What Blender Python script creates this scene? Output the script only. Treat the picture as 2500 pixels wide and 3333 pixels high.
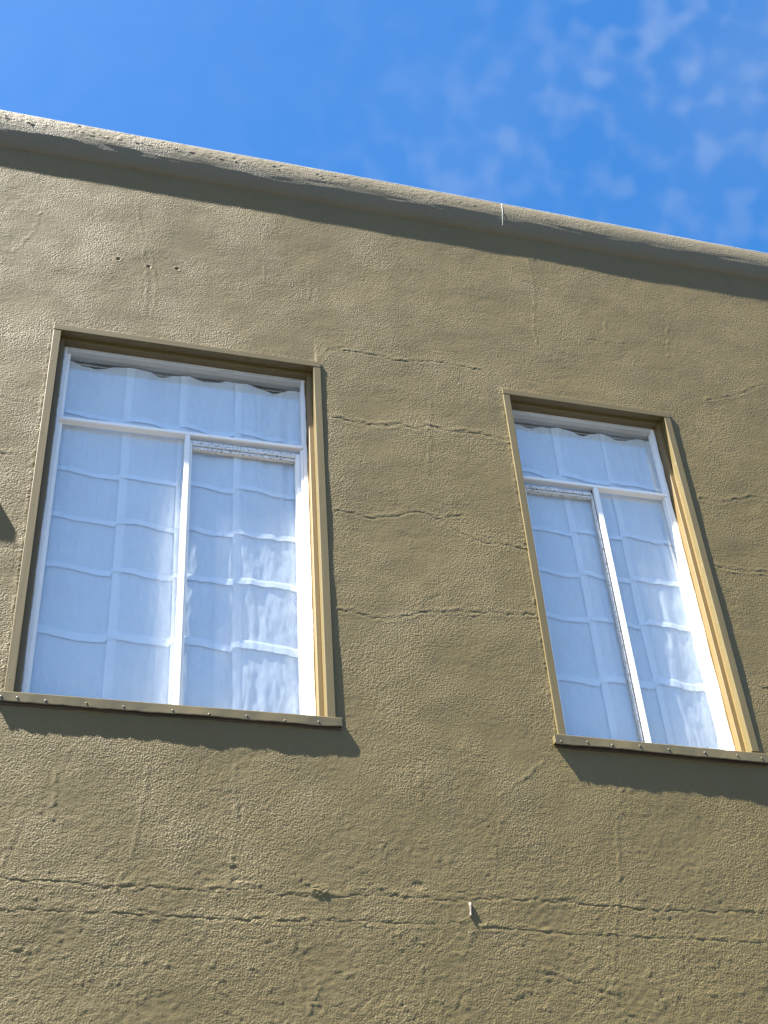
import bpy, bmesh, math
import numpy as np
from mathutils import Vector, Matrix

for o in list(bpy.data.objects):
    bpy.data.objects.remove(o)
SC = bpy.context.scene
COL = SC.collection

# ------------------------------------------------------------------ camera
ZO = 3.6554                      # height of the window bottoms above the street
yaw, pitch, roll = 0.30889, 0.67219, -0.07814
Fw = Vector((math.sin(yaw)*math.cos(pitch), math.cos(yaw)*math.cos(pitch), math.sin(pitch)))
Rt = Vector((math.cos(yaw), -math.sin(yaw), 0))
Up = Rt.cross(Fw)
R2 = Rt*math.cos(roll) + Up*math.sin(roll)
U2 = Up*math.cos(roll) - Rt*math.sin(roll)
cam = bpy.data.cameras.new('camera'); camo = bpy.data.objects.new('camera', cam); COL.objects.link(camo)
M = Matrix((R2, U2, -Fw)).transposed().to_4x4(); M.translation = Vector((0.1015, -3.5655, 1.55))
camo.matrix_world = M
cam.sensor_fit = 'VERTICAL'; cam.sensor_height = 36.0; cam.sensor_width = 27.0
cam.lens = 36.0*4275.98/3333.0
cam.clip_end = 3000
SC.camera = camo

# ------------------------------------------------------------------ light
CLOUD_AT = (5.0, 5.0, 1.0)
SUN = Vector((4.2, 1.0, -7.2)).normalized()          # direction the sunlight travels
toS = -SUN
elev = math.asin(toS.z); rot = math.atan2(toS.x, toS.y)
sl = bpy.data.lights.new('sun', 'SUN'); sl.energy = 5.0; sl.angle = math.radians(0.53); sl.color = (1.0, 0.955, 0.875)
so = bpy.data.objects.new('sun', sl); COL.objects.link(so)
so.rotation_mode = 'QUATERNION'; so.rotation_quaternion = SUN.to_track_quat('-Z', 'Y'); so.location = (-8, -3, 16)

W = bpy.data.worlds.new('World'); SC.world = W; W.use_nodes = True
nt = W.node_tree; nt.nodes.clear()
def N(t, **kw):
    n = nt.nodes.new(t)
    for k, v in kw.items(): setattr(n, k, v)
    return n
wo = N('ShaderNodeOutputWorld'); bg = N('ShaderNodeBackground'); bg.inputs['Strength'].default_value = 0.05
sky = N('ShaderNodeTexSky'); sky.sky_type = 'NISHITA'; sky.sun_disc = False
sky.sun_elevation = elev; sky.sun_rotation = rot; sky.altitude = 50; sky.air_density = 0.85; sky.dust_density = 0.8; sky.ozone_density = 2.0
hs = N('ShaderNodeHueSaturation'); hs.inputs['Saturation'].default_value = 1.36
tc = N('ShaderNodeTexCoord'); L = nt.links.new
def wn(scale, detail, rough, dist, loc):
    m_ = N('ShaderNodeMapping'); m_.inputs['Location'].default_value = loc; L(tc.outputs['Generated'], m_.inputs['Vector'])
    n = N('ShaderNodeTexNoise'); n.inputs['Scale'].default_value = scale; n.inputs['Detail'].default_value = detail; n.inputs['Roughness'].default_value = rough; n.inputs['Distortion'].default_value = dist
    L(m_.outputs[0], n.inputs['Vector']); return n.outputs['Fac']
def wr(src, a, b, c=0.0, d=1.0):
    n = N('ShaderNodeMapRange'); n.interpolation_type = 'SMOOTHSTEP'
    for k, v in ((1, a), (2, b), (3, c), (4, d)): n.inputs[k].default_value = v
    L(src, n.inputs[0]); return n.outputs[0]
def wm(op, a, b):
    n = N('ShaderNodeMath', operation=op)
    for k, v in enumerate((a, b)):
        if isinstance(v, (int, float)): n.inputs[k].default_value = v
        else: L(v, n.inputs[k])
    return n.outputs[0]
puffs = wr(wn(42.0, 1.5, 0.45, 0.0, (0.3, 0.1, 0.7)), 0.40, 0.74)          # small altocumulus puffs
bank = wn(2.3, 1.0, 0.4, 0.0, CLOUD_AT)                                     # where the banks of them drift
bank = wr(bank, 0.45, 0.64, 0.05, 1.0)
veil = wm('MULTIPLY', wr(wn(5.0, 3.0, 0.5, 0.0, (2.0, 0.0, 0.0)), 0.35, 0.75), 0.16)
mu2o = wm('ADD', wm('MULTIPLY', wm('MULTIPLY', puffs, bank), 0.31), wm('MULTIPLY', veil, bank))
mix = N('ShaderNodeMix', data_type='RGBA'); L(mu2o, mix.inputs['Factor'])
L(sky.outputs[0], hs.inputs['Color']); L(hs.outputs[0], mix.inputs['A']); mix.inputs['B'].default_value = (2.2, 2.5, 3.0, 1)
L(mix.outputs['Result'], bg.inputs['Color']); L(bg.outputs[0], wo.inputs['Surface'])

SC.view_settings.view_transform = 'Standard'; SC.view_settings.look = 'None'
SC.view_settings.exposure = 2.7; SC.view_settings.gamma = 1.0; SC.view_settings.use_curve_mapping = False
SC.render.engine = 'CYCLES'
SC.cycles.transparent_max_bounces = 12; SC.cycles.max_bounces = 8
SC.render.resolution_x = 768; SC.render.resolution_y = 1024

# ------------------------------------------------------------------ materials
def newmat(name):
    m = bpy.data.materials.new(name); m.use_nodes = True
    t = m.node_tree; t.nodes.clear()
    out = t.nodes.new('ShaderNodeOutputMaterial')
    return m, t, out
def nd(t, typ, ins=None, **kw):
    n = t.nodes.new(typ)
    for k, v in kw.items(): setattr(n, k, v)
    for k, v in (ins or {}).items(): n.inputs[k].default_value = v
    return n
def noise(t, vec, scale, detail=3, rough=0.5, dist=0.0):
    n = nd(t, 'ShaderNodeTexNoise', {'Scale': scale, 'Detail': detail, 'Roughness': rough, 'Distortion': dist})
    t.links.new(vec, n.inputs['Vector']); return n.outputs['Fac']
def rng(t, src, a, b, c=0.0, d=1.0):
    n = nd(t, 'ShaderNodeMapRange', {1: a, 2: b, 3: c, 4: d}); t.links.new(src, n.inputs[0]); return n.outputs[0]
def mixc(t, fac, a, b, mode='MIX'):
    n = nd(t, 'ShaderNodeMix', data_type='RGBA', blend_type=mode)
    for k, v in (('Factor', fac), ('A', a), ('B', b)):
        if isinstance(v, (tuple, list)): n.inputs[k].default_value = (*v[:3], 1)
        elif isinstance(v, (int, float)): n.inputs[k].default_value = v
        else: t.links.new(v, n.inputs[k])
    return n.outputs['Result']
def bump(t, h, dist, strength=1.0, nrm=None):
    b = nd(t, 'ShaderNodeBump', {'Strength': strength, 'Distance': dist}); t.links.new(h, b.inputs['Height'])
    if nrm is not None: t.links.new(nrm, b.inputs['Normal'])
    return b.outputs['Normal']
def objco(t):
    g = nd(t, 'ShaderNodeNewGeometry'); return g.outputs['Position']
def stretch(t, vec, s):
    m = nd(t, 'ShaderNodeMapping', {'Scale': s}); t.links.new(vec, m.inputs['Vector']); return m.outputs[0]

def paint(name, col, col2, rough=0.5, spec=0.5, grain=0.0, gdist=0.0006, gscale=90, speck=None, anis=(1,1,1), var=4.0, dirt=None):
    m, t, out = newmat(name); P = objco(t)
    b = nd(t, 'ShaderNodeBsdfPrincipled', {'Roughness': rough}); b.inputs['Specular IOR Level'].default_value = spec
    f = rng(t, noise(t, P, var, 4, 0.6), 0.35, 0.65)
    c = mixc(t, f, col, col2)
    V = stretch(t, P, anis)
    if dirt:
        f2 = rng(t, noise(t, V, dirt[1], 5, 0.7), dirt[2], dirt[3]); c = mixc(t, f2, c, dirt[0])
    if speck:
        f3 = rng(t, noise(t, P, speck[1], 2, 0.5), speck[2], speck[3]); c = mixc(t, f3, c, speck[0])
    t.links.new(c, b.inputs['Base Color'])
    if gdist:
        n = bump(t, noise(t, V, gscale, 3, 0.6), gdist); t.links.new(n, b.inputs['Normal'])
    t.links.new(b.outputs[0], out.inputs[0]); return m

OL, OL2 = (0.110, 0.083, 0.029), (0.121, 0.092, 0.035)
def stucco(name, grey=0.0):
    m, t, out = newmat(name); P = objco(t)
    b = nd(t, 'ShaderNodeBsdfPrincipled', {'Roughness': 0.56}); b.inputs['Specular IOR Level'].default_value = 0.38
    c = mixc(t, rng(t, noise(t, P, 1.3, 5, 0.6), 0.35, 0.65), OL, OL2)
    c = mixc(t, rng(t, noise(t, P, 7.0, 5, 0.7), 0.56, 0.75, 0, 0.45), c, (0.130, 0.093, 0.044))
    c = mixc(t, rng(t, noise(t, stretch(t, P, (3, 3, 0.8)), 2.0, 4, 0.6), 0.58, 0.8, 0, 0.4), c, (0.106, 0.088, 0.045))
    c = mixc(t, rng(t, noise(t, stretch(t, P, (14, 14, 0.6)), 1.0, 4, 0.6), 0.55, 0.78, 0, 0.35), c, (0.085, 0.068, 0.030))
    c = mixc(t, rng(t, noise(t, P, 2.2, 6, 0.75, 0.6), 0.60, 0.66, 0, 0.30), c, (0.128, 0.101, 0.048))
    if grey: c = mixc(t, grey, c, (0.135, 0.118, 0.082))
    t.links.new(c, b.inputs['Base Color'])
    rr = rng(t, noise(t, P, 3.0, 4, 0.6), 0.3, 0.7, 0.56, 0.70); t.links.new(rr, b.inputs['Roughness'])
    # fine sand grain, rougher in patches
    patch = rng(t, noise(t, P, 3.5, 3, 0.5), 0.36, 0.64, 0.20, 1.10)
    g = noise(t, P, 165, 2, 0.55, 0.3)
    mul = nd(t, 'ShaderNodeMath', operation='MULTIPLY'); t.links.new(g, mul.inputs[0]); t.links.new(patch, mul.inputs[1])
    n = bump(t, mul.outputs[0], 0.0034)
    t.links.new(n, b.inputs['Normal'])
    t.links.new(b.outputs[0], out.inputs[0]); return m
M_WALL = stucco('olive_stucco'); M_CORN = stucco('weathered_cornice_paint', 0.55)
M_CASE = paint('olive_trim_paint', OL, OL2, rough=0.46, gdist=0.0005, gscale=70, anis=(1, 1, 0.06), dirt=((0.085, 0.07, 0.04), 22, 0.6, 0.8), speck=((0.20, 0.17, 0.11), 60, 0.70, 0.74))
M_CASEH = paint('olive_trim_paint_horizontal', OL, OL2, rough=0.46, gdist=0.0005, gscale=70, anis=(0.06, 1, 1), dirt=((0.085, 0.07, 0.04), 22, 0.6, 0.8), speck=((0.20, 0.17, 0.11), 60, 0.70, 0.74))
M_JAMB = paint('tan_jamb_paint', (0.158, 0.107, 0.037), (0.146, 0.098, 0.034), rough=0.5, gdist=0.0005, gscale=70, anis=(1, 1, 0.15),
               dirt=((0.12, 0.09, 0.05), 30, 0.62, 0.7))
M_FLASH = paint('olive_metal_flashing', (0.108, 0.086, 0.036), (0.116, 0.092, 0.042), rough=0.38, gdist=0.0010, gscale=14, anis=(0.4, 1, 1),
                dirt=((0.122, 0.090, 0.052), 9, 0.6, 0.8))
M_WOOD = paint('bare_sill_wood', (0.055, 0.038, 0.024), (0.03, 0.022, 0.015), rough=0.8, gdist=0.002, gscale=40, anis=(0.1, 1, 1))
M_WHITE = paint('white_frame_paint', (0.77, 0.77, 0.76), (0.81, 0.81, 0.80), rough=0.4, gdist=0.0003, gscale=70, anis=(1, 1, 0.08),
                dirt=((0.42, 0.41, 0.38), 16, 0.66, 0.82))
M_WHITEH = paint('white_frame_paint_horizontal', (0.82, 0.82, 0.81), (0.85, 0.85, 0.84), rough=0.4, gdist=0.0003, gscale=70, anis=(0.08, 1, 1),
                dirt=((0.40, 0.38, 0.34), 16, 0.62, 0.80))
M_DULL = paint('shaded_grimy_white_paint', (0.44, 0.45, 0.45), (0.52, 0.53, 0.53), rough=0.6, gdist=0.0006, gscale=70, anis=(0.15, 1, 1), dirt=((0.22, 0.22, 0.21), 25, 0.55, 0.75))  # greyed base holds the soffit's shade on the frame head, with grime over it
M_SASH = paint('flaked_sash_paint', (0.62, 0.62, 0.61), (0.70, 0.70, 0.69), rough=0.6, gdist=0.0008, gscale=140,
               speck=((0.10, 0.10, 0.10), 170, 0.57, 0.63))
M_SCREW = paint('painted_screw', (0.085, 0.068, 0.034), (0.075, 0.055, 0.03), rough=0.4, gdist=0)
M_CAULK = paint('weathered_putty', (0.40, 0.41, 0.40), (0.55, 0.56, 0.56), rough=0.7, gdist=0.001, gscale=120, dirt=((0.2, 0.2, 0.18), 40, 0.55, 0.7))
M_METAL = paint('rusty_iron', (0.10, 0.075, 0.055), (0.16, 0.13, 0.10), rough=0.6, gdist=0.0005)
M_DRIP = paint('white_paint_drip', (0.42, 0.41, 0.36), (0.32, 0.31, 0.26), rough=0.6, gdist=0)
M_ROOM = paint('room_paint', (0.68, 0.68, 0.67), (0.72, 0.72, 0.70), rough=0.8, gdist=0)
M_ROOF = paint('roof_felt', (0.12, 0.12, 0.12), (0.16, 0.16, 0.16), rough=0.9, gdist=0)
M_CAP = paint('grey_cap_metal', (0.34, 0.33, 0.30), (0.40, 0.39, 0.36), rough=0.5, gdist=0.0006, gscale=50)
M_ROAD = paint('asphalt', (0.030, 0.029, 0.028), (0.036, 0.035, 0.034), rough=0.85, gdist=0.003, gscale=120)
M_PAVE = paint('dark_paving', (0.034, 0.032, 0.029), (0.041, 0.039, 0.035), rough=0.85, gdist=0.001, gscale=80)

def cloth(name, c1, c2, sc=700):
    m, t, out = newmat(name); P = objco(t)
    b = nd(t, 'ShaderNodeBsdfPrincipled', {'Roughness': 0.9}); b.inputs['Specular IOR Level'].default_value = 0.15
    c = mixc(t, rng(t, noise(t, P, 5, 4, 0.6), 0.3, 0.7), c1, c2); t.links.new(c, b.inputs['Base Color'])
    h = noise(t, stretch(t, P, (1, 1, 0.2)), 60, 4, 0.6)
    t.links.new(bump(t, h, 0.0028), b.inputs['Normal'])
    tr = nd(t, 'ShaderNodeBsdfTranslucent'); t.links.new(c, tr.inputs['Color'])
    mx = nd(t, 'ShaderNodeMixShader', {0: 0.12}); t.links.new(b.outputs[0], mx.inputs[1]); t.links.new(tr.outputs[0], mx.inputs[2])
    t.links.new(mx.outputs[0], out.inputs[0]); return m
M_FAB = cloth('white_curtain_cotton', (0.84, 0.85, 0.86), (0.87, 0.88, 0.89))
M_BAND = cloth('white_curtain_tape', (0.95, 0.95, 0.95), (0.95, 0.95, 0.95))

def glass():
    m, t, out = newmat('window_glass'); P = objco(t)
    tr = nd(t, 'ShaderNodeBsdfTransparent', {'Color': (0.955, 0.975, 0.985, 1)})
    gl = nd(t, 'ShaderNodeBsdfGlossy', {'Roughness': 0.0, 'Color': (1, 1, 1, 1)})
    t.links.new(bump(t, noise(t, P, 3.5, 2, 0.5), 0.0012), gl.inputs['Normal'])
    ge = nd(t, 'ShaderNodeNewGeometry'); dt = nd(t, 'ShaderNodeVectorMath', operation='DOT_PRODUCT'); t.links.new(ge.outputs['Normal'], dt.inputs[0]); t.links.new(ge.outputs['Incoming'], dt.inputs[1])
    def mth(op, a, b=None):
        n = nd(t, 'ShaderNodeMath', operation=op)
        for k, v in enumerate((a, b)):
            if v is None: continue
            if isinstance(v, (int, float)): n.inputs[k].default_value = v
            else: t.links.new(v, n.inputs[k])
        return n.outputs[0]
    fr = mth('ADD', mth('MULTIPLY', mth('POWER', mth('SUBTRACT', 1.0, mth('ABSOLUTE', dt.outputs['Value'])), 5.0), 0.905), 0.095)
    mx = nd(t, 'ShaderNodeMixShader'); t.links.new(fr, mx.inputs[0]); t.links.new(tr.outputs[0], mx.inputs[1]); t.links.new(gl.outputs[0], mx.inputs[2])
    df = nd(t, 'ShaderNodeBsdfDiffuse', {'Color': (0.75, 0.76, 0.78, 1)})
    film = rng(t, noise(t, stretch(t, P, (1, 1, 0.5)), 6, 5, 0.65), 0.4, 0.8, 0.02, 0.10)
    m2 = nd(t, 'ShaderNodeMixShader'); t.links.new(film, m2.inputs[0]); t.links.new(mx.outputs[0], m2.inputs[1]); t.links.new(df.outputs[0], m2.inputs[2])
    t.links.new(m2.outputs[0], out.inputs[0]); return m
M_GLASS = glass()

# ------------------------------------------------------------------ mesh helpers
def empty(name, loc):
    o = bpy.data.objects.new(name, None); COL.objects.link(o); o.location = loc; o.empty_display_size = 0.3; return o
def link(name, me, mat, parent=None):
    o = bpy.data.objects.new(name, me); COL.objects.link(o)
    if mat: me.materials.append(mat)
    if parent is not None: attach(o, parent)
    return o
def world_loc(p):
    v = Vector((0, 0, 0))
    while p is not None:
        v = v + p.location; p = p.parent
    return v
def attach(o, parent):                     # meshes are written in world coordinates
    o.parent = parent; o.location = o.location - world_loc(parent)
def smooth(me, on=True):
    me.polygons.foreach_set('use_smooth', [on]*len(me.polygons))
def box(name, x0, x1, y0, y1, z0, z1, mat, parent, bev=0.0012, seg=1, tilt=0.0):
    """box in window coordinates (z measured from the window bottoms); tilt drops z towards +x"""
    bm = bmesh.new(); bmesh.ops.create_cube(bm, size=1)
    for v in bm.verts:
        v.co = Vector((x0+(v.co.x+.5)*(x1-x0), y0+(v.co.y+.5)*(y1-y0), z0+(v.co.z+.5)*(z1-z0)))
    if bev: bmesh.ops.bevel(bm, geom=bm.edges[:], offset=bev, segments=seg, affect='EDGES', profile=0.5)
    c = Vector(((x0+x1)/2, (y0+y1)/2, (z0+z1)/2 + ZO))
    for v in bm.verts:
        v.co.z += ZO - tilt*(v.co.x-x0); v.co -= c
    me = bpy.data.meshes.new(name); bm.to_mesh(me); bm.free()
    o = link(name, me, mat); o.location = c
    if parent is not None: attach(o, parent)
    return o
def grid_mesh(name, X, Y, Z, mask=None):
    """quad grid from 2-d coordinate arrays; mask = cells kept"""
    r, c = X.shape
    co = np.stack([X, Y, Z], -1).reshape(-1, 3).astype(np.float32)
    i = np.arange(r*c).reshape(r, c)
    q = np.stack([i[:-1, :-1], i[:-1, 1:], i[1:, 1:], i[1:, :-1]], -1)
    q = q[mask] if mask is not None else q.reshape(-1, 4)
    q = np.ascontiguousarray(q.reshape(-1, 4)).astype(np.int32)
    used = np.zeros(r*c, bool); used[q.ravel()] = True
    re = np.cumsum(used)-1; q = re[q].astype(np.int32); co = co[used]
    me = bpy.data.meshes.new(name)
    me.vertices.add(len(co)); me.vertices.foreach_set('co', co.ravel())
    me.loops.add(q.size); me.loops.foreach_set('vertex_index', q.ravel())
    me.polygons.add(len(q)); me.polygons.foreach_set('loop_start', np.arange(0, q.size, 4, dtype=np.int32))
    me.polygons.foreach_set('use_smooth', np.ones(len(q), bool))
    me.update(calc_edges=True); me.validate()
    return me
RNG = np.random.default_rng(7)
def fft_noise(shape, d, lx, lz, band=0.5, seed=None):
    """unit-rms band noise with wavelengths lx, lz (metres) on a grid of step d; axis0=z, axis1=x"""
    rg = np.random.default_rng(seed) if seed is not None else RNG
    w = rg.standard_normal(shape)
    fz = np.fft.fftfreq(shape[0], d)[:, None]; fx = np.fft.rfftfreq(shape[1], d)[None, :]
    f = np.sqrt((fx*lx)**2+(fz*lz)**2)
    g = np.exp(-0.5*(np.log(np.maximum(f, 1e-6))/band)**2)
    n = np.fft.irfft2(np.fft.rfft2(w)*g, s=shape)
    return n/n.std()

# ------------------------------------------------------------------ street
def sheet(name, x0, x1, y0, y1, z, mat):
    me = bpy.data.meshes.new(name); me.from_pydata([(x0, y0, z), (x1, y0, z), (x1, y1, z), (x0, y1, z)], [], [(0, 1, 2, 3)])
    o = link(name, me, mat); o['kind'] = 'structure'; return o
sheet('ground', -800, 800, -800, 800, -0.125, M_ROAD)
def slab(name, x0, x1, y0, y1, z0, z1, mat):
    o = box(name, x0, x1, y0, y1, z0-ZO, z1-ZO, mat, None, 0.012, 2); o['kind'] = 'structure'; return o
slab('pavement', -30, 33, -4.45, -0.02, -0.12, 0.0, M_PAVE)
slab('kerb', -30, 33, -4.62, -4.456, -0.12, 0.004, M_PAVE)

# ------------------------------------------------------------------ building
BX0, BX1, BY1 = -6.0, 9.5, 9.0
YW = 0.007                                    # nominal wall face, casing face is y = 0
BLD = empty('stucco_building', (1.3, 4.0, 0.0))
BLD['label'] = 'olive painted stucco building with two curtained windows under a rounded cornice'; BLD['category'] = 'building'

WIN = [dict(x0=0.0, x1=1.025, m0=0.517, m1=0.535, sash='R', s0=-0.02, s1=1.043, st=0.0),
       dict(x0=1.786, x1=2.532, m0=2.146, m1=2.166, sash='L', s0=1.768, s1=2.562, st=0.013)]

# --- wall height field --------------------------------------------------
D = 0.005
WX0, WX1, WZ0, WZ1 = -1.6, 5.2, -2.0, 2.70
gx = int(round((WX1-WX0)/D))+1; gz = int(round((WZ1-WZ0)/D))+1
xs = WX0+np.arange(gx)*D; zs = WZ0+np.arange(gz)*D
SH = (gz, gx)
patch = fft_noise(SH, D, .55, .45, .7, 1); patch = 1/(1+np.exp(-2.2*patch))           # 0 smooth .. 1 rough
patch2 = fft_noise(SH, D, .22, .16, .6, 2); patch2 = np.clip(patch2*0.5+0.35, 0, 1)
low = 1.5*np.clip((0.15-zs)/0.9, 0, 1)[:, None]                                              # rougher render low down
h = 0.00050*fft_noise(SH, D, .95, .75, .5, 3)
h += 0.00022*fft_noise(SH, D, .30, .22, .5, 4)
h += 0.000060*fft_noise(SH, D, .085, .06, .45, 5)*(0.6+patch)
h += 0.000060*fft_noise(SH, D, .036, .026, .40, 6)*(0.35+0.9*patch+0.8*low)
h += 0.000115*fft_noise(SH, D, .019, .015, .30, 8)*(0.45+0.8*patch)
h += 0.00011*fft_noise(SH, D, .050, .026, .45, 12)*low
# flat-topped trowel scabs
nA = fft_noise(SH, D, .11, .075, .6, 9); nB = fft_noise(SH, D, .07, .05, .6, 10); brk = np.clip(fft_noise(SH, D, .16, .12, .6, 11)*1.2, 0, 1.4)
h += 0.00048*np.exp(-(nA/.15)**2)*brk*(0.22+1.0*low)                                    # broken trowel ridges
h += 0.00016*np.clip(nB*1.6-1.2, 0, 1)*(0.15+0.8*low)*patch2                             # flat scabs with crisp edges
h -= 0.00020*np.exp(-((nB+.4)/.16)**2)*brk*(0.12+0.7*low)
# --- non-uniform sampling: dense where the street sees it, extra rows along the cracks, wide outside
def axis(a0, a1, fine0, fine1, coarse, dense=()):
    i = np.arange(int(round((a1-a0)/D))+1); v = a0+i*D
    keep = ((v >= fine0) & (v <= fine1)) | (i % coarse == 0) | (i == i[-1])
    v = v[keep]
    for d0, d1, st in dense:
        v = np.concatenate([v[(v < d0) | (v > d1)], np.arange(d0+st/2, d1, st)])
    v = np.sort(v); return v[np.concatenate([[True], np.diff(v) > .0007])]
uxs, uzs = xs, zs
xs = axis(WX0, WX1, -0.50, 3.50, 5)
zs = axis(WZ0, WZ1, -1.12, 2.66, 5, [(-.605, -.555, .002), (-.685, -.650, .002), (.765, .905, .0025), (.395, .495, .0025), (1.30, 1.345, .0025), (1.67, 1.71, .0025), (.265, .285, .0025)])
ci = np.clip(np.round((xs-WX0)/D).astype(int), 0, gx-1)
fz = np.clip((zs-WZ0)/D, 0, gz-1.001); z0i = fz.astype(int); wz = (fz-z0i)[:, None]
res = lambda A: A[np.ix_(z0i, ci)]*(1-wz)+A[np.ix_(z0i+1, ci)]*wz
h = res(h)
gx, gz = len(xs), len(zs); SHU = SH; SH = (gz, gx)
def seg_field(pts, pad=0.03, jit=0.006, seed=0, step=0.016):
    """distance and signed side of a jittered polyline on the grid, within pad"""
    rg = np.random.default_rng(100+seed)
    P = [np.array(pts[0], float)]
    for a, b in zip(pts[:-1], pts[1:]):
        a = np.array(a, float); b = np.array(b, float); n = max(1, int(np.hypot(*(b-a))/step))
        nv = np.array([-(b-a)[1], (b-a)[0]]); nv /= np.hypot(*nv)+1e-9
        for k in range(1, n+1):
            q = a+(b-a)*k/n
            if k < n: q = q+nv*rg.normal(0, jit*0.5)
            P.append(q)
    P = np.array(P)
    for a, b in zip(P[:-1], P[1:]):
        x0, x1 = min(a[0], b[0])-pad, max(a[0], b[0])+pad; z0, z1 = min(a[1], b[1])-pad, max(a[1], b[1])+pad
        i0, i1 = np.searchsorted(xs, x0), np.searchsorted(xs, x1); j0, j1 = np.searchsorted(zs, z0), np.searchsorted(zs, z1)
        if i0 >= i1 or j0 >= j1: continue
        X, Z = np.meshgrid(xs[i0:i1], zs[j0:j1]); d = b-a; l2 = d@d+1e-12
        t = np.clip(((X-a[0])*d[0]+(Z-a[1])*d[1])/l2, 0, 1)
        dx_, dz_ = X-(a[0]+t*d[0]), Z-(a[1]+t*d[1])
        yield (slice(j0, j1), slice(i0, i1)), np.hypot(dx_, dz_), (d[0]*dz_-d[1]*dx_)
VAR = fft_noise(SH, D, .10, .10, .5, 300)
def crack(pts, depth=0.0012, w=0.0035, lip=0.0004, lipw=0.011, jit=0.006, seed=0, step=0.016):
    acc = np.full(SH, 9.0); sgn = np.zeros(SH)
    for s, d, sg in seg_field(pts, 0.045, jit, seed, step):
        m = d < acc[s]; acc[s] = np.where(m, d, acc[s]); sgn[s] = np.where(m, np.sign(sg), sgn[s])
    near = acc < 0.05
    a = acc[near]
    var = 0.6+0.5*np.roll(VAR, seed*37, (0, 1))[near]
    h[near] += 0.00022*(depth > 0)*np.clip(var, 0.2, 1.6)*sgn[near]*np.exp(-(a/.016)**2)*(a > .001)
    h[near] += np.clip(var, 0.4, 1.5)*(-depth*np.exp(-(a/w)**2)+lip*np.exp(-((a-lipw)/(lipw*0.6))**2))
def ridge(pts, height=0.0005, w=0.010, jit=0.008, seed=0): crack(pts, depth=-height, w=w, lip=-0.0002, lipw=w*2, jit=jit, seed=seed)

CR1 = [(-0.5,-.575),(0.057,-0.579),(0.12,-0.589),(0.181,-0.582),(0.241,-0.583),(0.301,-0.591),(0.39,-0.59),(0.5,-0.588),(0.598,-0.59),(0.677,-0.586),(0.744,-0.577),(0.818,-0.588),(0.899,-0.593),(0.968,-0.593),(1.037,-0.59),(1.065,-0.582),(1.1,-0.583),(1.144,-0.564)]
CR1R = [(1.163,-0.584),(1.255,-0.582),(1.327,-0.587),(1.429,-0.583),(1.511,-0.57),(1.577,-0.578),(1.615,-0.57),(1.689,-0.576),(1.728,-0.569),(1.802,-0.58),(1.887,-0.578),(1.947,-0.588),(2.081,-0.585),(2.2,-0.583),(2.323,-0.576),(2.41,-0.581),(3.2,-.58)]
CR2 = [(-0.5,-.67),(0.068,-0.674),(0.14,-0.667),(0.251,-0.669),(0.402,-0.667),(0.607,-0.67),(0.738,-0.674),(0.771,-0.665),(0.831,-0.671),(0.932,-0.664),(1.034,-0.666),(1.069,-0.658),(1.144,-0.662),(1.27,-0.663),(1.371,-0.652),(1.427,-0.663),(1.543,-0.665),(1.645,-0.672),(1.846,-0.674),(2.1,-0.675),(2.384,-0.677),(3.2,-.68)]
crack(CR1, 0.0010, 0.0019, 0.0004, step=0.010, seed=1); crack(CR1R, 0.0009, 0.0019, 0.0004, step=0.010, seed=2); crack(CR2, 0.0008, 0.0019, 0.0004, jit=0.004, step=0.010, seed=3)
crack([(1.129,1.693),(1.282,1.691),(1.338,1.674),(1.497,1.706),(1.664,1.70),(1.729,1.679)], 0.0007, 0.0019, 0.0006, step=0.010, seed=4)
crack([(1.066,1.316),(1.173,1.304),(1.251,1.308),(1.338,1.333),(1.392,1.312),(1.442,1.341),(1.528,1.326),(1.666,1.339),(1.769,1.321)], 0.0006, 0.0019, 0.0008, lipw=.013, step=0.010, seed=5)
crack([(1.056,0.856),(1.114,0.856),(1.179,0.843),(1.275,0.861),(1.344,0.894),(1.396,0.897),(1.461,0.87),(1.51,0.831),(1.604,0.79),(1.68,0.792),(1.77,0.781)], 0.0009, 0.0019, 0.0004, step=0.010, seed=6)
crack([(1.053,0.424),(1.107,0.422),(1.175,0.402),(1.272,0.417),(1.352,0.45),(1.445,0.461),(1.532,0.471),(1.678,0.48),(1.774,0.487)], 0.0008, 0.0019, 0.0006, step=0.010, seed=7)
crack([(2.573,1.141),(2.675,1.136),(2.802,1.186),(2.95,1.189),(3.3,1.2)], 0.0006, 0.0019, 0.0007, step=0.010, seed=8)
crack([(2.536,0.807),(2.633,0.796),(2.786,0.802),(3.0,.80)], 0.0006, 0.0019, 0.0007, step=0.010, seed=9)
crack([(2.565,0.276),(2.641,0.267),(2.9,.27)], 0.0009, 0.0019, 0.0004, step=0.010, seed=10)
crack([(2.745,1.721),(2.878,1.769),(3.058,1.874)], 0.0005, 0.0019, 0.0006, step=0.010, seed=11)
crack([(-.4,1.20),(-0.134,1.193),(-0.054,1.185),(-0.013,1.181)], 0.0006, 0.0019, 0.0004, step=0.010, seed=12)
crack([(-.4,.94),(-0.12,0.938),(-0.028,0.943)], 0.0005, 0.0019, 0.0005, step=0.010, seed=13)
crack([(-.4,.55),(-0.074,0.546),(-0.03,0.538),(-0.001,0.546)], 0.0012, 0.0019, 0.0004, step=0.010, seed=14)
crack([(2.21,1.99),(2.308,1.989),(2.408,1.995)], 0.0006, 0.0019, 0.0003, step=0.010, seed=15)
crack([(1.533,-0.74),(1.592,-0.789),(1.669,-0.804),(1.752,-0.832),(1.843,-0.856)], 0.0010, 0.0019, 0.0006, step=0.010, seed=16)
crack([(1.935,-0.914),(2.032,-0.844),(2.137,-0.848),(2.349,-0.808)], -0.0006, 0.008, 0.0, seed=17)
crack([(1.389,.09),(1.511,.031)], 0.0006, 0.0019, 0.0002, step=0.010, seed=18)
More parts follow.
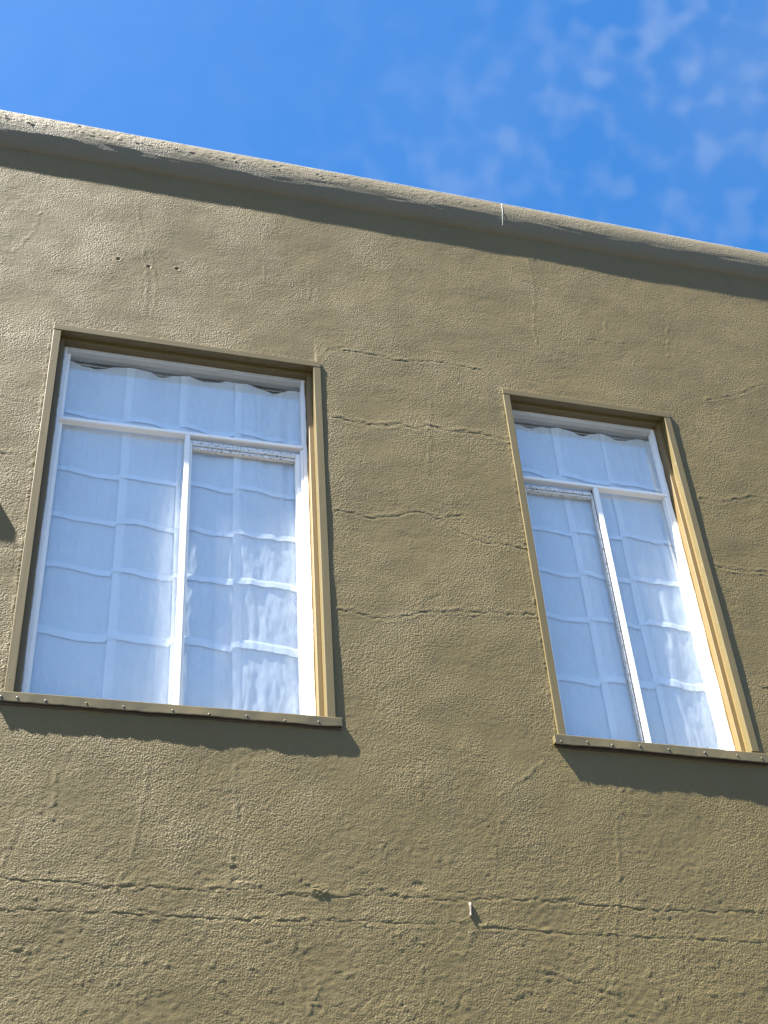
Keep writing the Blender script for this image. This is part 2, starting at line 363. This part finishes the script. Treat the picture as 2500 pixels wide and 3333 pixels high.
for k, pts in enumerate([[(.39, -.59), (.45, -.612), (.50, -.640), (.53, -.668)], [(1.144, -.564), (1.163, -.584)], [(1.255, -.582), (1.29, -.556), (1.36, -.548), (1.43, -.570)],
                         [(1.887, -.578), (1.93, -.60), (1.95, -.64)], [(.771, -.665), (.83, -.70), (.86, -.76)], [(1.04, 0.0), (1.09, -.05), (1.12, -.07)], [(-.02, -.08), (.03, -.12), (.07, -.15)],
                         [(1.461, .87), (1.50, .90), (1.56, .91)], [(1.352, .45), (1.37, .50), (1.42, .53)], [(0.677, -.586), (.70, -.555), (.76, -.545)], [(1.02, 1.61), (1.06, 1.68), (1.13, 1.71)]]):
    crack(pts, 0.0005, 0.0022, 0.0002, step=0.010, seed=80+k)
# vertical seams: thin raised / sunk ridges
for k, (pts, hh) in enumerate([
    ([(1.985,-0.18),(1.961,-0.243),(1.935,-0.365),(1.921,-0.481),(1.903,-0.557),(1.87,-0.668),(1.85,-0.739),(1.839,-0.876)], .0009),
    ([(1.547,-0.31),(1.522,-0.389),(1.504,-0.502)], .0006), ([(1.721,-0.102),(1.649,-0.158),(1.552,-0.234)], .0007),
    ([(0.21,-0.175),(0.177,-0.266),(0.183,-0.396)], .0008), ([(0.445,-0.21),(0.429,-0.344),(0.42,-0.439),(0.393,-0.531),(0.373,-0.614)], .0008),
    ([(0.706,-0.19),(0.709,-0.37),(0.696,-0.487),(0.69,-0.572)], .0007), ([(0.418,-0.73),(0.414,-0.82),(0.416,-0.912)], .0007),
    ([(0.87,-0.693),(0.888,-0.805),(0.918,-0.918)], .0007), ([(1.473,1.472),(1.458,1.344),(1.439,1.17),(1.428,1.09)], .0006),
    ([(0.263,2.393),(0.291,2.221),(0.308,2.08),(0.335,1.905),(.33,1.72)], .0006), ([(0.291,2.221),(0.342,2.06),(.37,1.9),(.36,1.72)], .0005),
    ([(-0.109,2.234),(-0.131,2.098),(-0.197,1.97)], .0007), ([(0.794,2.457),(0.80,2.40)], .0007), ([(0.802,2.142),(0.804,2.028)], .0008),
    ([(2.017,2.462),(2.024,2.354),(2.018,2.229),(1.984,2.029),(1.984,1.915)], .0007), ([(2.345,2.137),(2.306,1.981)], .0006),
    ([(2.75,-.1),(2.70,-.5),(2.66,-.9)], .0006), ([(2.30,-.42),(2.29,-.62)], .0006), ([(1.30,-.12),(1.285,-.30)], .0005),
    ([(0.10,-.36),(0.06,-.55)], .0007), ([(1.00,2.15),(.99,1.97)], .0004), ([(2.66,2.2),(2.60,1.95)], .0005)]):
    ridge(pts, hh, 0.006, 0.008, 40+k)
# broken plaster spot on the crack and three drilled holes
X, Z = np.meshgrid(xs, zs)
rb = np.hypot((X-.958)/.030, (Z+.578)/.018); h += np.where(rb < 1.3, 0.0022*np.exp(-rb**2*1.3)*(0.3+np.abs(fft_noise(SH, D, .02, .02, .5, 60))), 0)
rb = np.hypot((X-1.259)/.020, (Z+.545)/.012); h -= 0.0016*np.exp(-rb**4)
for hx, hz in ((.211, 2.027), (.334, 2.010), (.446, 2.024)):
    rb = np.hypot(X-hx, Z-hz); h += -0.006*np.exp(-(rb/.0056)**4)+0.0007*np.exp(-((rb-.011)/.004)**2)
# rough caulk bead along the casings
bead_n = 0.5+0.45*fft_noise(SH, D, .03, .09, .9, 61)
for w in WIN:
    dxo = np.maximum(np.maximum(w['x0']-X, X-w['x1']), 0); dzo = np.maximum(np.maximum(Z-1.6, -Z), 0)
    dd = np.hypot(dxo, dzo); side = (Z > -0.01)
    bead = np.exp(-((dd-.006)/.006)**2)*np.clip(bead_n, 0, 2)*side
    left = np.where(X < w['x0']+.004, 1.0, np.where(Z > 1.58, 0.6, 0.25))
    h += 0.0014*bead*left*(dd > 0)
    # the plaster swells towards the casing on its right side
    rsh2 = np.exp(-(np.maximum(X-w['x1'], 0)/.09)**2)*(X > w['x1']-.02)*np.clip((Z+.02)/.25, 0, 1)*np.clip((1.75-Z)/.12, 0, 1)*(0.55+.45*np.clip(Z/1.5, 0, 1))
    h += (0.0019 if w is WIN[0] else -0.0004)*rsh2
del X, Z
XS = np.concatenate([[BX0], xs, [BX1]]); ZS = np.concatenate([[-ZO], zs, [2.80]])
HH = np.zeros((len(ZS), len(XS))); HH[1:-1, 1:-1] = h
GX, GZ = np.meshgrid(XS, ZS)
cx = (XS[1:]+XS[:-1])/2; cz = (ZS[1:]+ZS[:-1])/2
keep = np.ones((len(cz), len(cx)), bool)
for w in WIN:
    keep &= ~((cx[None] > w['x0']+.020) & (cx[None] < w['x1']-.020) & (cz[:, None] > -0.010) & (cz[:, None] < 1.580))
WALL = link('wall', grid_mesh('wall', GX, YW-HH, GZ+ZO, keep), M_WALL, BLD)
del h, patch, patch2, nA, nB, brk, bead_n

# --- other walls, roof, room -------------------------------------------
box('side_wall', BX0, BX0+.2, 0.02, BY1, -ZO, 2.82, M_WALL, BLD, 0)
box('side_wall', BX1-.2, BX1, 0.02, BY1, -ZO, 2.82, M_WALL, BLD, 0)
box('back_wall', BX0+.2, BX1-.2, BY1-.2, BY1, -ZO, 2.82, M_WALL, BLD, 0)
box('roof', BX0+.2, BX1-.2, 0.30, BY1-.2, 2.30, 2.42, M_ROOF, BLD, 0)
def room():
    x0, x1, y0, y1, z0, z1 = -0.7, 3.5, 0.135, 3.6, -0.85+ZO, 1.95+ZO
    v = [(x0, y0, z0), (x1, y0, z0), (x1, y1, z0), (x0, y1, z0), (x0, y0, z1), (x1, y0, z1), (x1, y1, z1), (x0, y1, z1)]
    f = [(0, 1, 2, 3), (7, 6, 5, 4), (2, 6, 7, 3), (0, 3, 7, 4), (1, 5, 6, 2)]
    me = bpy.data.meshes.new('interior_room'); me.from_pydata(v, [], f); link('interior_room', me, M_ROOM, BLD)
room()

# --- cornice ------------------------------------------------------------
prof = np.array([(.012, 2.606), (.005, 2.613), (-.0020, 2.6225), (-.0085, 2.6355), (-.0138, 2.6505), (-.0180, 2.667), (-.0212, 2.6835), (-.0236, 2.700), (-.0254, 2.716), (-.0266, 2.732), (-.0272, 2.748), (-.0269, 2.766), (-.0258, 2.786), (-.0239, 2.805), (-.0208, 2.822), (-.0165, 2.832), (0.0, 2.8335), (0.26, 2.8335)])
tt = np.concatenate([[0], np.cumsum(np.hypot(*np.diff(prof, axis=0).T))])
front = tt[15]
ts = np.concatenate([np.arange(0, front, .005), [front, tt[16], tt[17]]])
py = np.interp(ts, tt, prof[:, 0]); pz = np.interp(ts, tt, prof[:, 1])
cxs = np.concatenate([np.arange(BX0, -.8, .25), np.arange(-.8, 4.3, .006), np.arange(4.3, BX1+.01, .25)])
CXg, PY = np.meshgrid(cxs, py); _, PZ = np.meshgrid(cxs, pz)
drop = -0.0112*(CXg+.35); frac = np.clip((PZ-2.612)/(2.83-2.612), 0, 1)
PZ = PZ+drop*(0.3+0.7*frac)
nsh = CXg.shape; d0 = .0055
up = np.clip((pz-2.72)/.04, 0, 1)[:, None]; dn = 1-up
edge = np.exp(-((pz-2.768)/.014)**2)[:, None]
rl = np.clip(1.25-(CXg-.0)*.33, 0.35, 1.3)
rn = fft_noise(nsh, d0, .05, .03, .5, 70)
n_ = 0.0002*fft_noise(nsh, d0, .9, .5, .5, 71)+0.00012*fft_noise(nsh, d0, .2, .1, .5, 72)
n_ += up*rl*(0.00026*rn+0.00016*fft_noise(nsh, d0, .022, .018, .4, 73))
n_ += dn*0.00025*fft_noise(nsh, d0, .35, .06, .5, 74)
n_ += edge*rl*0.0014*np.clip(fft_noise(nsh, d0, .045, .03, .5, 75)-.5, 0, 1.6)           # crumbs hanging on the arris
pit = fft_noise(nsh, d0, .04, .025, .4, 76); n_ -= (up)*rl*0.004*np.clip(pit-2.0, 0, 1)
lowe = np.exp(-((pz-2.613)/.010)**2)[:, None]; n_ -= lowe*0.006*np.clip(fft_noise(nsh, d0, .16, .05, .5, 77)-1.7, 0, 1.0)
flat = (np.arange(len(ts)) < len(ts)-2)[:, None]
PY = PY-n_*flat
CORN = link('cornice', grid_mesh('cornice', CXg, PY, PZ+ZO), M_CORN, BLD)
# sheet-metal edge along the top
cy = [(-.0185, 2.8330), (-.0195, 2.8362), (-.0175, 2.8375), (.27, 2.8385), (.27, 2.8345), (-.012, 2.8338)]
capx = np.arange(BX0, BX1+.01, .05); rgc = np.random.default_rng(5); wob = np.cumsum(rgc.normal(0, .0004, len(capx))); wob -= np.linspace(0, wob[-1], len(capx))
A, B = np.meshgrid(capx, [p[0] for p in cy]+[cy[0][0]]); _, Cc = np.meshgrid(capx, [p[1] for p in cy]+[cy[0][1]])
link('cap_flashing', grid_mesh('cap_flashing', A, B, Cc+ZO-0.0112*(A+.35)+wob[None]), M_CAP, CORN)
# white drip running over the cornice
def drip(x, zt, zb, w, lean, seed):
    rg = np.random.default_rng(seed); n = 40; z = np.linspace(zt, zb, n)
    ybase = np.interp(z, prof[1:15, 1], prof[1:15, 0])
    ww = w*np.interp(np.linspace(0, 1, n), [0, .1, .8, 1], [1.3, 1, .8, .15])*(1+.25*rg.normal(size=n)); xx = x+lean*np.linspace(0, 1, n)+np.cumsum(rg.normal(0, .0005, n))
    X = np.stack([xx-ww, xx, xx+ww], 1); Y = np.stack([ybase-.0006, ybase-.0018, ybase-.0006], 1); Zz = np.repeat(z[:, None], 3, 1)-0.0112*(x+.35)*.8
    link('paint_drip', grid_mesh('paint_drip', X[::-1], Y[::-1], Zz[::-1]+ZO), M_DRIP, CORN)
drip(1.925, 2.820, 2.665, .0022, -.012, 1); drip(2.255, 2.818, 2.796, .0022, .010, 2)

# block added out of view on the left to cast the left edge's shadow
box('shadow_block', -0.62, -0.275, -0.052, 0.02, 0.985, 1.035, M_CASEH, BLD, 0.004, 2)

# iron hook left in the wall
def hook():
    pts = [(1.414, .012, -.592), (1.414, .0045, -.594), (1.4145, .0038, -.602), (1.4135, .0045, -.615), (1.4125, .0045, -.628), (1.412, .0035, -.634)]
    rad = [.005, .0052, .005, .0036, .0036, .004]
    bm = bmesh.new(); rings = []
    for i, (p, r) in enumerate(zip(pts, rad)):
        a = Vector(pts[max(0, i-1)]); b = Vector(pts[min(len(pts)-1, i+1)]); T = (b-a).normalized()
        s = T.cross(Vector((1, 0.1, 0.1))).normalized(); u = T.cross(s)
        rings.append([bm.verts.new(Vector(p)+Vector((0, 0, ZO))+s*r*math.cos(k*math.tau/8)+u*r*math.sin(k*math.tau/8)*(1+.2*((i*k) % 3-1))) for k in range(8)])
    for a, b in zip(rings[:-1], rings[1:]):
        for k in range(8): bm.faces.new((a[k], a[(k+1) % 8], b[(k+1) % 8], b[k]))
    bm.faces.new(rings[0][::-1]); bm.faces.new(rings[-1])
    bmesh.ops.recalc_face_normals(bm, faces=bm.faces[:])
    me = bpy.data.meshes.new('iron_hook'); bm.to_mesh(me); bm.free(); smooth(me)
    o = link('iron_hook', me, M_METAL, WALL); o['label'] = 'stub of an old painted iron hook below the right window'
hook()

# --- windows ------------------------------------------------------------
def wavy_strip(name, along, fixed_y, a0, a1, base, edge0, amp, mat, parent, seed, vertical=True, thick=0.002):
    """thin putty strip: straight edge at base, ragged edge around edge0"""
    rg = np.random.default_rng(seed); n = max(8, int((a1-a0)/.012)); a = np.linspace(a0, a1, n)
    e = edge0+amp*np.convolve(rg.normal(size=n+6), np.ones(7)/2.6, 'valid')
    b = np.full(n, base)
    rows = []
    for off, yy in ((b, fixed_y+thick), (b, fixed_y), (b*.3+e*.7, fixed_y-.0008), (e, fixed_y+.0004), (e, fixed_y+thick)):
        rows.append((off, np.full(n, yy)))
    O = np.stack([r[0] for r in rows]); Yy = np.stack([r[1] for r in rows]); Aa = np.repeat(a[None], len(rows), 0)
    if vertical: me = grid_mesh(name, O, Yy, Aa+ZO)
    else: me = grid_mesh(name, Aa, Yy, O+ZO)
    link(name, me, mat, parent)
def screw_mesh():
    bm = bmesh.new(); bmesh.ops.create_uvsphere(bm, u_segments=10, v_segments=6, radius=.0044)
    for v in bm.verts: v.co.y *= .34
    me = bpy.data.meshes.new('screw'); bm.to_mesh(me); bm.free(); smooth(me); me.materials.append(M_SCREW); return me
SCREW = screw_mesh()
def screw(x, y, z, parent, s=1.0):
    o = bpy.data.objects.new('screw', SCREW); COL.objects.link(o); o.location = (x, y, z+ZO); o.scale = (s, s, s); attach(o, parent)
screws = [[-.005, .042, .125, .245, .357, .506, .619, .737, .858, .967], [1.787, 1.881, 1.970, 2.071, 2.177, 2.310, 2.431, 2.525]]

def sill(wi, w, root):
    x0, x1, st = w['s0'], w['s1'], w['st']
    n = int((x1-x0)/.012); x = np.linspace(x0, x1, n); rg = np.random.default_rng(20+wi)
    def sm(k, a): return a*np.convolve(rg.normal(size=n+k-1), np.ones(k), 'valid')/math.sqrt(k)
    zb = (-.0345, -.0375)[wi]+sm(9, .0010)+(-.004 if wi == 0 else 0)*np.linspace(0, 1, n)*0
    yb = (-.0058, -.0122)[wi]+sm(13, .0013)
    yt = (-.0062, -.0120)[wi]+sm(15, .0004)
    ti = -st*(x-x0)/(x1-x0)
    rows = [(np.full(n, .076), np.full(n, .012)), (np.full(n, .02), np.full(n, .003)), (yt+.003, np.full(n, -.0008)), (yt+.0005, np.full(n, -.0014)), (yt, np.full(n, -.0026)), (yt*.95+yb*.05, np.full(n, -.0040)),
            ((yt+yb)/2, (zb-.004)/2), (yb, zb+.004), (yb, zb+.002), (yb+.0012, zb), (yb+.0024, zb+.0018), ((yt+yb)/2+.0022, (zb-.004)/2), (yt+.0030, np.full(n, -.0050))]
    Y = np.stack([r[0] for r in rows]); Z = np.stack([r[1] for r in rows])+ti[None]; X = np.repeat(x[None], len(rows), 0)
    S = link('sill_flashing', grid_mesh('sill_flashing', X[::-1], Y[::-1], Z[::-1]+ZO), M_FLASH, root)
    # closed ends
    for xe, sg in ((x0, -1), (x1, 1)):
        zz = -st if sg > 0 else 0.0
        box('sill_end', xe-.0015, xe+.0015, (yt[0] if sg < 0 else yt[-1])+.001, .03, -.031+zz, -.003+zz, M_FLASH, root, 0.0006)
    # timber sill under the flashing, split along its lower edge
    zl = -.041+sm(5, .0012); yl = .003+sm(3, .0008)
    rows = [(np.full(n, .03), np.full(n, -.006)), (yl, np.full(n, -.006)), (yl, zl+.003), (yl+.003, zl), (np.full(n, .03), zl-.001)]
    Y = np.stack([r[0] for r in rows]); Z = np.stack([r[1] for r in rows])+ti[None]; xi = x0+.004+(x-x0)*(x1-x0-.008)/(x1-x0); X = np.repeat(xi[None], len(rows), 0)
    link('timber_sill', grid_mesh('timber_sill', X[::-1], Y[::-1], Z[::-1]+ZO), M_WOOD, root)
    for sx in screws[wi]:
        screw(sx, float(np.interp(sx, x, (yt+yb)/2))-.001, -.022-st*(sx-x0)/(x1-x0)+rg.normal(0, .0022), root, rg.uniform(.75, 1.05))

def pane(name, x0, x1, z0, z1, y, root):
    o = box(name, x0, x1, y, y+.003, z0, z1, M_GLASS, root, 0); return o

def window(wi, w):
    x0, x1 = w['x0'], w['x1']; CW = .0285
    root = empty('window', ((x0+x1)/2, 0, ZO)); attach(root, BLD)
    root['label'] = ('wider window with its movable sash in the right pane', 'narrower window with its movable sash in the left pane')[wi]
    # casing boards
    box('head_casing', x0-.001, x1+.001, -.0008, .030, 1.5728, 1.600, M_CASEH, root, .0014, 2, tilt=.0015)
    for a, b in ((x0, x0+CW), (x1-CW, x1)): box('side_casing', a, b, 0, .030, -.0005, 1.5712, M_CASE, root, .0014, 2)
    # lining boards with a stop stepping inwards
    jl, jr = x0+CW-.0008, x1-CW+.0008
    box('jamb', jl-.018, jl, .0302, .125, -.0, 1.59, M_JAMB, root, .0006); box('jamb', jr, jr+.018, .0302, .125, -.0, 1.59, M_JAMB, root, .0006)
    box('head_jamb', jl+.0004, jr-.0004, .0302, .125, 1.5735, 1.592, M_CASEH, root, .0006)
    sl_, sr_ = x0+.0462, x1-.0455
    box('stop', jl+.0006, sl_, .0395, .125, .001, 1.5725, M_JAMB, root, .0010); box('stop', sr_, jr-.0006, .0395, .125, .001, 1.5725, M_JAMB, root, .0010)
    box('head_stop', sl_+.0005, sr_-.0005, .0395, .125, 1.5595, 1.5729, M_CASEH, root, .0010)
    # white frame
    fl, fr = sl_+.0006, sr_-.0006; fi, fo = fl+.0125, fr-.017
    yf, yb = .072, .122
    box('frame_stile', fl, fi, yf, .1045, .002, 1.5590, M_WHITE, root, .0012); box('frame_stile', fo, fr, yf, .1045, .002, 1.5590, M_WHITE, root, .0012)
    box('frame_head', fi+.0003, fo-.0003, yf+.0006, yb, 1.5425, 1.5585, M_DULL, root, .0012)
    box('frame_sill', fi+.0003, fo-.0003, yf+.0006, yb, .002, .036, M_CASEH, root, .0012)
    zt0, zt1 = 1.1915, 1.2055
    box('transom', fi+.0003, fo-.0003, yf-.0004, yb-.019, zt0, zt1, M_WHITEH, root, .0012, tilt=(-.006 if wi == 0 else 0))
    box('mullion', w['m0'], w['m1'], yf+.0004, yb-.019, .0363, zt0-.0004+(.003 if wi == 0 else 0), M_WHITE, root, .0014)
    # glazing beads on the fixed lights
    if wi == 0:
        box('bead', fi+.0002, fi+.014, .088, .0985, .037, zt0-.001, M_WHITE, root, .0012); box('bead', fi+.0002, fi+.014, .088, .0985, zt1+.002, 1.5420, M_WHITE, root, .0012)
        A0, A1 = fi+.0001, w['m0']-.0001; S0, S1 = w['m1']+.0002, fo-.0002
        box('lower_stop', fo-.010, fo-.0002, .0745, .1042, .0365, zt0-.001, M_WHITE, root, .001); S1 = fo-.0104
    else:
        A0, A1 = w['m1']+.0001, fo-.0001; S0, S1 = fi+.0002, w['m0']-.0036
        box('lower_stop', fo-.010, fo-.0002, .0745, .1042, .0365, zt0-.001, M_WHITE, root, .001); A1 = fo-.0104
        box('mullion_gasket', w['m0']-.0034, w['m0']-.0003, .086, .110, .0365, zt0-.004, M_METAL, root, 0)
    # fixed lights
    pane('pane', fi+.0001, fo-.0001, zt1+.001, 1.5424, .0995, root)
    pane('pane', A0, A1, .0361, zt0-.001, .0995, root)
    # movable sash
    rt = 1.1755 if wi == 0 else 1.1685; rb = 1.1385 if wi == 0 else 1.1425
    sw = (.010, .0185) if wi == 0 else (.012, .006)
    ys0, ys1 = .084, .104
    box('sash_stile', S0, S0+sw[0], ys0, ys1, .0365, rt, M_WHITE, root, .0012); box('sash_stile', S1-sw[1], S1, ys0, ys1, .0365, rt, M_WHITE if wi == 0 else M_SASH, root, .0012)
    mid = rb+(rt-rb)*.36
    box('sash_rail', S0+sw[0]+.0002, S1-sw[1]-.0002, ys0-.003, ys1, mid+.0012, rt, M_SASH, root, .0016)
    box('sash_rail', S0+sw[0]+.0002, S1-sw[1]-.0002, ys0, ys1, rb, mid-.0012, M_SASH, root, .0016)
    box('sash_rail', S0+sw[0]+.0002, S1-sw[1]-.0002, ys0, ys1, .0365, .046, M_CASEH, root, .0016)
    pane('pane', S0+sw[0], S1-sw[1], .045, rb+.002, .0990, root)
    # ragged putty where frame and lining meet
    wavy_strip('putty', 0, yf-.0012, .03, 1.556, fl-.0004, fl+.0040, .0012, M_CAULK if wi == 0 else M_JAMB, root, 31+wi)
    wavy_strip('putty', 0, yf-.0012, .03, 1.556, fr+.0004, fr-.0030, .0012, M_JAMB, root, 33+wi)
    wavy_strip('putty', 0, yf-.0010, fl+.004, fr-.004, 1.5594, 1.5555, .0013, M_CAULK, root, 35+wi, vertical=False)
    # nail heads on the casings
    rg = np.random.default_rng(50+wi)
    for z in (.06, .36, .72, 1.05, 1.40):
        for xx in (x0+.010, x1-.010): screw(xx+rg.normal(0, .002), -.0002, z+rg.normal(0, .03), root, .32)
    sill(wi, w, root)
for i, w in enumerate(WIN): window(i, w)

# ------------------------------------------------------------------ curtains
def curtain(wi, w, vb, hb, label):
    xa, xb = w['x0']+.052, w['x1']-.050
    root = empty('curtain', ((xa+xb)/2, .125, ZO+.02)); root['label'] = label; root['category'] = 'curtain'; root['group'] = 'curtains behind the windows'
    d = .005; nx = int((xb-xa)/d)+1; x = np.linspace(xa, xb, nx); nz = int(1.50/d)+1; t = np.linspace(0, 1, nz)
    # hem height along x: hung from clips, sagging between them
    clips = sorted([v+.012 for v in vb]+[xa+.012, xb-.02])
    ph = np.interp(x, clips, np.arange(len(clips)))
    fr_ = ph-np.floor(ph); skew = fr_**np.where(np.floor(ph) % 2 == 0, .8, 1.25); sag = np.sin(skew*math.pi)**3
    rg = np.random.default_rng(80+wi)
    hem = 1.532-.021*sag*(0.45+.75*np.interp(x, clips, rg.random(len(clips))))-.004*np.abs(np.sin(ph*9.0))
    Zg = .022+t[:, None]*(hem[None]-.022); Xg = np.repeat(x[None], nz, 0)
    sh = Xg.shape
    top = np.clip((Zg-1.25)/.27, 0, 1)
    right = np.clip((Xg-xa)/(xb-xa), 0, 1)
    Y = .1180-.0052*right
    Y += .009*top**1.5*(sag[None]-.5)                                  # scallops fade downwards
    Y += .0024*fft_noise(sh, d, .26, .9, .4, 90+wi)
    Y += .0014*fft_noise(sh, d, .075, .55, .4, 92+wi)*(0.4+right)
    Y += .00045*fft_noise(sh, d, .035, .16, .5, 94+wi)*(0.4+right)
    Y += .00046*fft_noise(sh, d, .035, .13, .6, 96+wi)*(.7+.8*right)
    Y = np.maximum(Y, .1092+.0006*np.tanh((.1092-Y)*-200))
    Y = np.clip(Y, .1085, .130)
    fab = link('fabric', grid_mesh('fabric', Xg, Y, Zg+ZO), M_FAB, root)
    def samp(xq, zq):
        i = np.clip((xq-xa)/(xb-xa)*(nx-1), 0, nx-1.001); hm = np.interp(xq, x, hem); j = np.clip((zq-.022)/(hm-.022)*(nz-1), 0, nz-1.001)
        i0, j0 = i.astype(int), j.astype(int); a, b = i-i0, j-j0
        return (Y[j0, i0]*(1-a)+Y[j0, i0+1]*a)*(1-b)+(Y[j0+1, i0]*(1-a)+Y[j0+1, i0+1]*a)*b
    def strip(xg, zg, off):
        y = samp(xg, zg)-off
        link('band', grid_mesh('band', xg, np.maximum(y, .1036), zg+ZO), M_BAND, root)
    for k, vx in enumerate(vb):                                          # vertical tapes, left edge standing proud
        nzz = 120; s = np.linspace(.03, 1, nzz); u = np.array([0, .08, .5, .92, 1]); wd = .031 if k % 2 == 0 else .029
        xx = vx+wd*u[None]+.003*np.sin(s*5+k+wi)[:, None]+.004*(1-s)[:, None]
        zz = .022+s[:, None]*(np.interp(xx, x, hem)-.004-.022)
        strip(xx, zz, np.array([.0056, .0050, .0032, .0020, .0004])[None]*np.ones((nzz, 1)))
    def wav(xq, k):                                                      # tucks droop before every tape and step up after it
        e = sorted([xa]+vb+[xb]); out = np.zeros_like(xq)
        for a, b in zip(e[:-1], e[1:]):
            m = (xq >= a) & (xq <= b); q = (xq-a)/(b-a); out = np.where(m, .009*np.cos(q*math.pi*1.05)+.003*np.sin(q*7+k*2+a*9), out)
        return out
    for k, (zl, zr, ht) in enumerate(hb):
        ends = sorted([xa+.012]+[v+.012 for v in vb]+[xb-.012])
        for a, b in zip(ends[:-1], ends[1:]):
            n = max(6, int((b-a)/.006)); xq = np.linspace(a, b, n)
            zb_ = zl+(zr-zl)*(xq-xa)/(xb-xa)+wav(xq, k)
            u = np.array([0, .33, .66, .97, 1])
            zz = zb_[None]+ht*u[:, None]; xx = np.repeat(xq[None], 5, 0)
            strip(xx, zz, np.array([.0068, .0052, .0036, .0022, .0002])[:, None]*np.ones((1, n)))
    # rod across the top
    box('curtain_rod', xa-.02, xb+.02, .127, .134, 1.531, 1.537, M_SASH, root, .004, 3)
curtain(0, WIN[0], [.291, .496, .704], [(.972, .980, .027), (.765, .776, .026), (.552, .564, .029), (.280, .300, .037), (1.250, 1.252, .028)],
        'white banded cotton curtain behind the wider window on the left')
curtain(1, WIN[1], [2.030, 2.243], [(.965, .976, .026), (.760, .768, .026), (.553, .566, .026), (.285, .304, .035), (1.250, 1.252, .028)],
        'white banded cotton curtain behind the narrower window on the right')
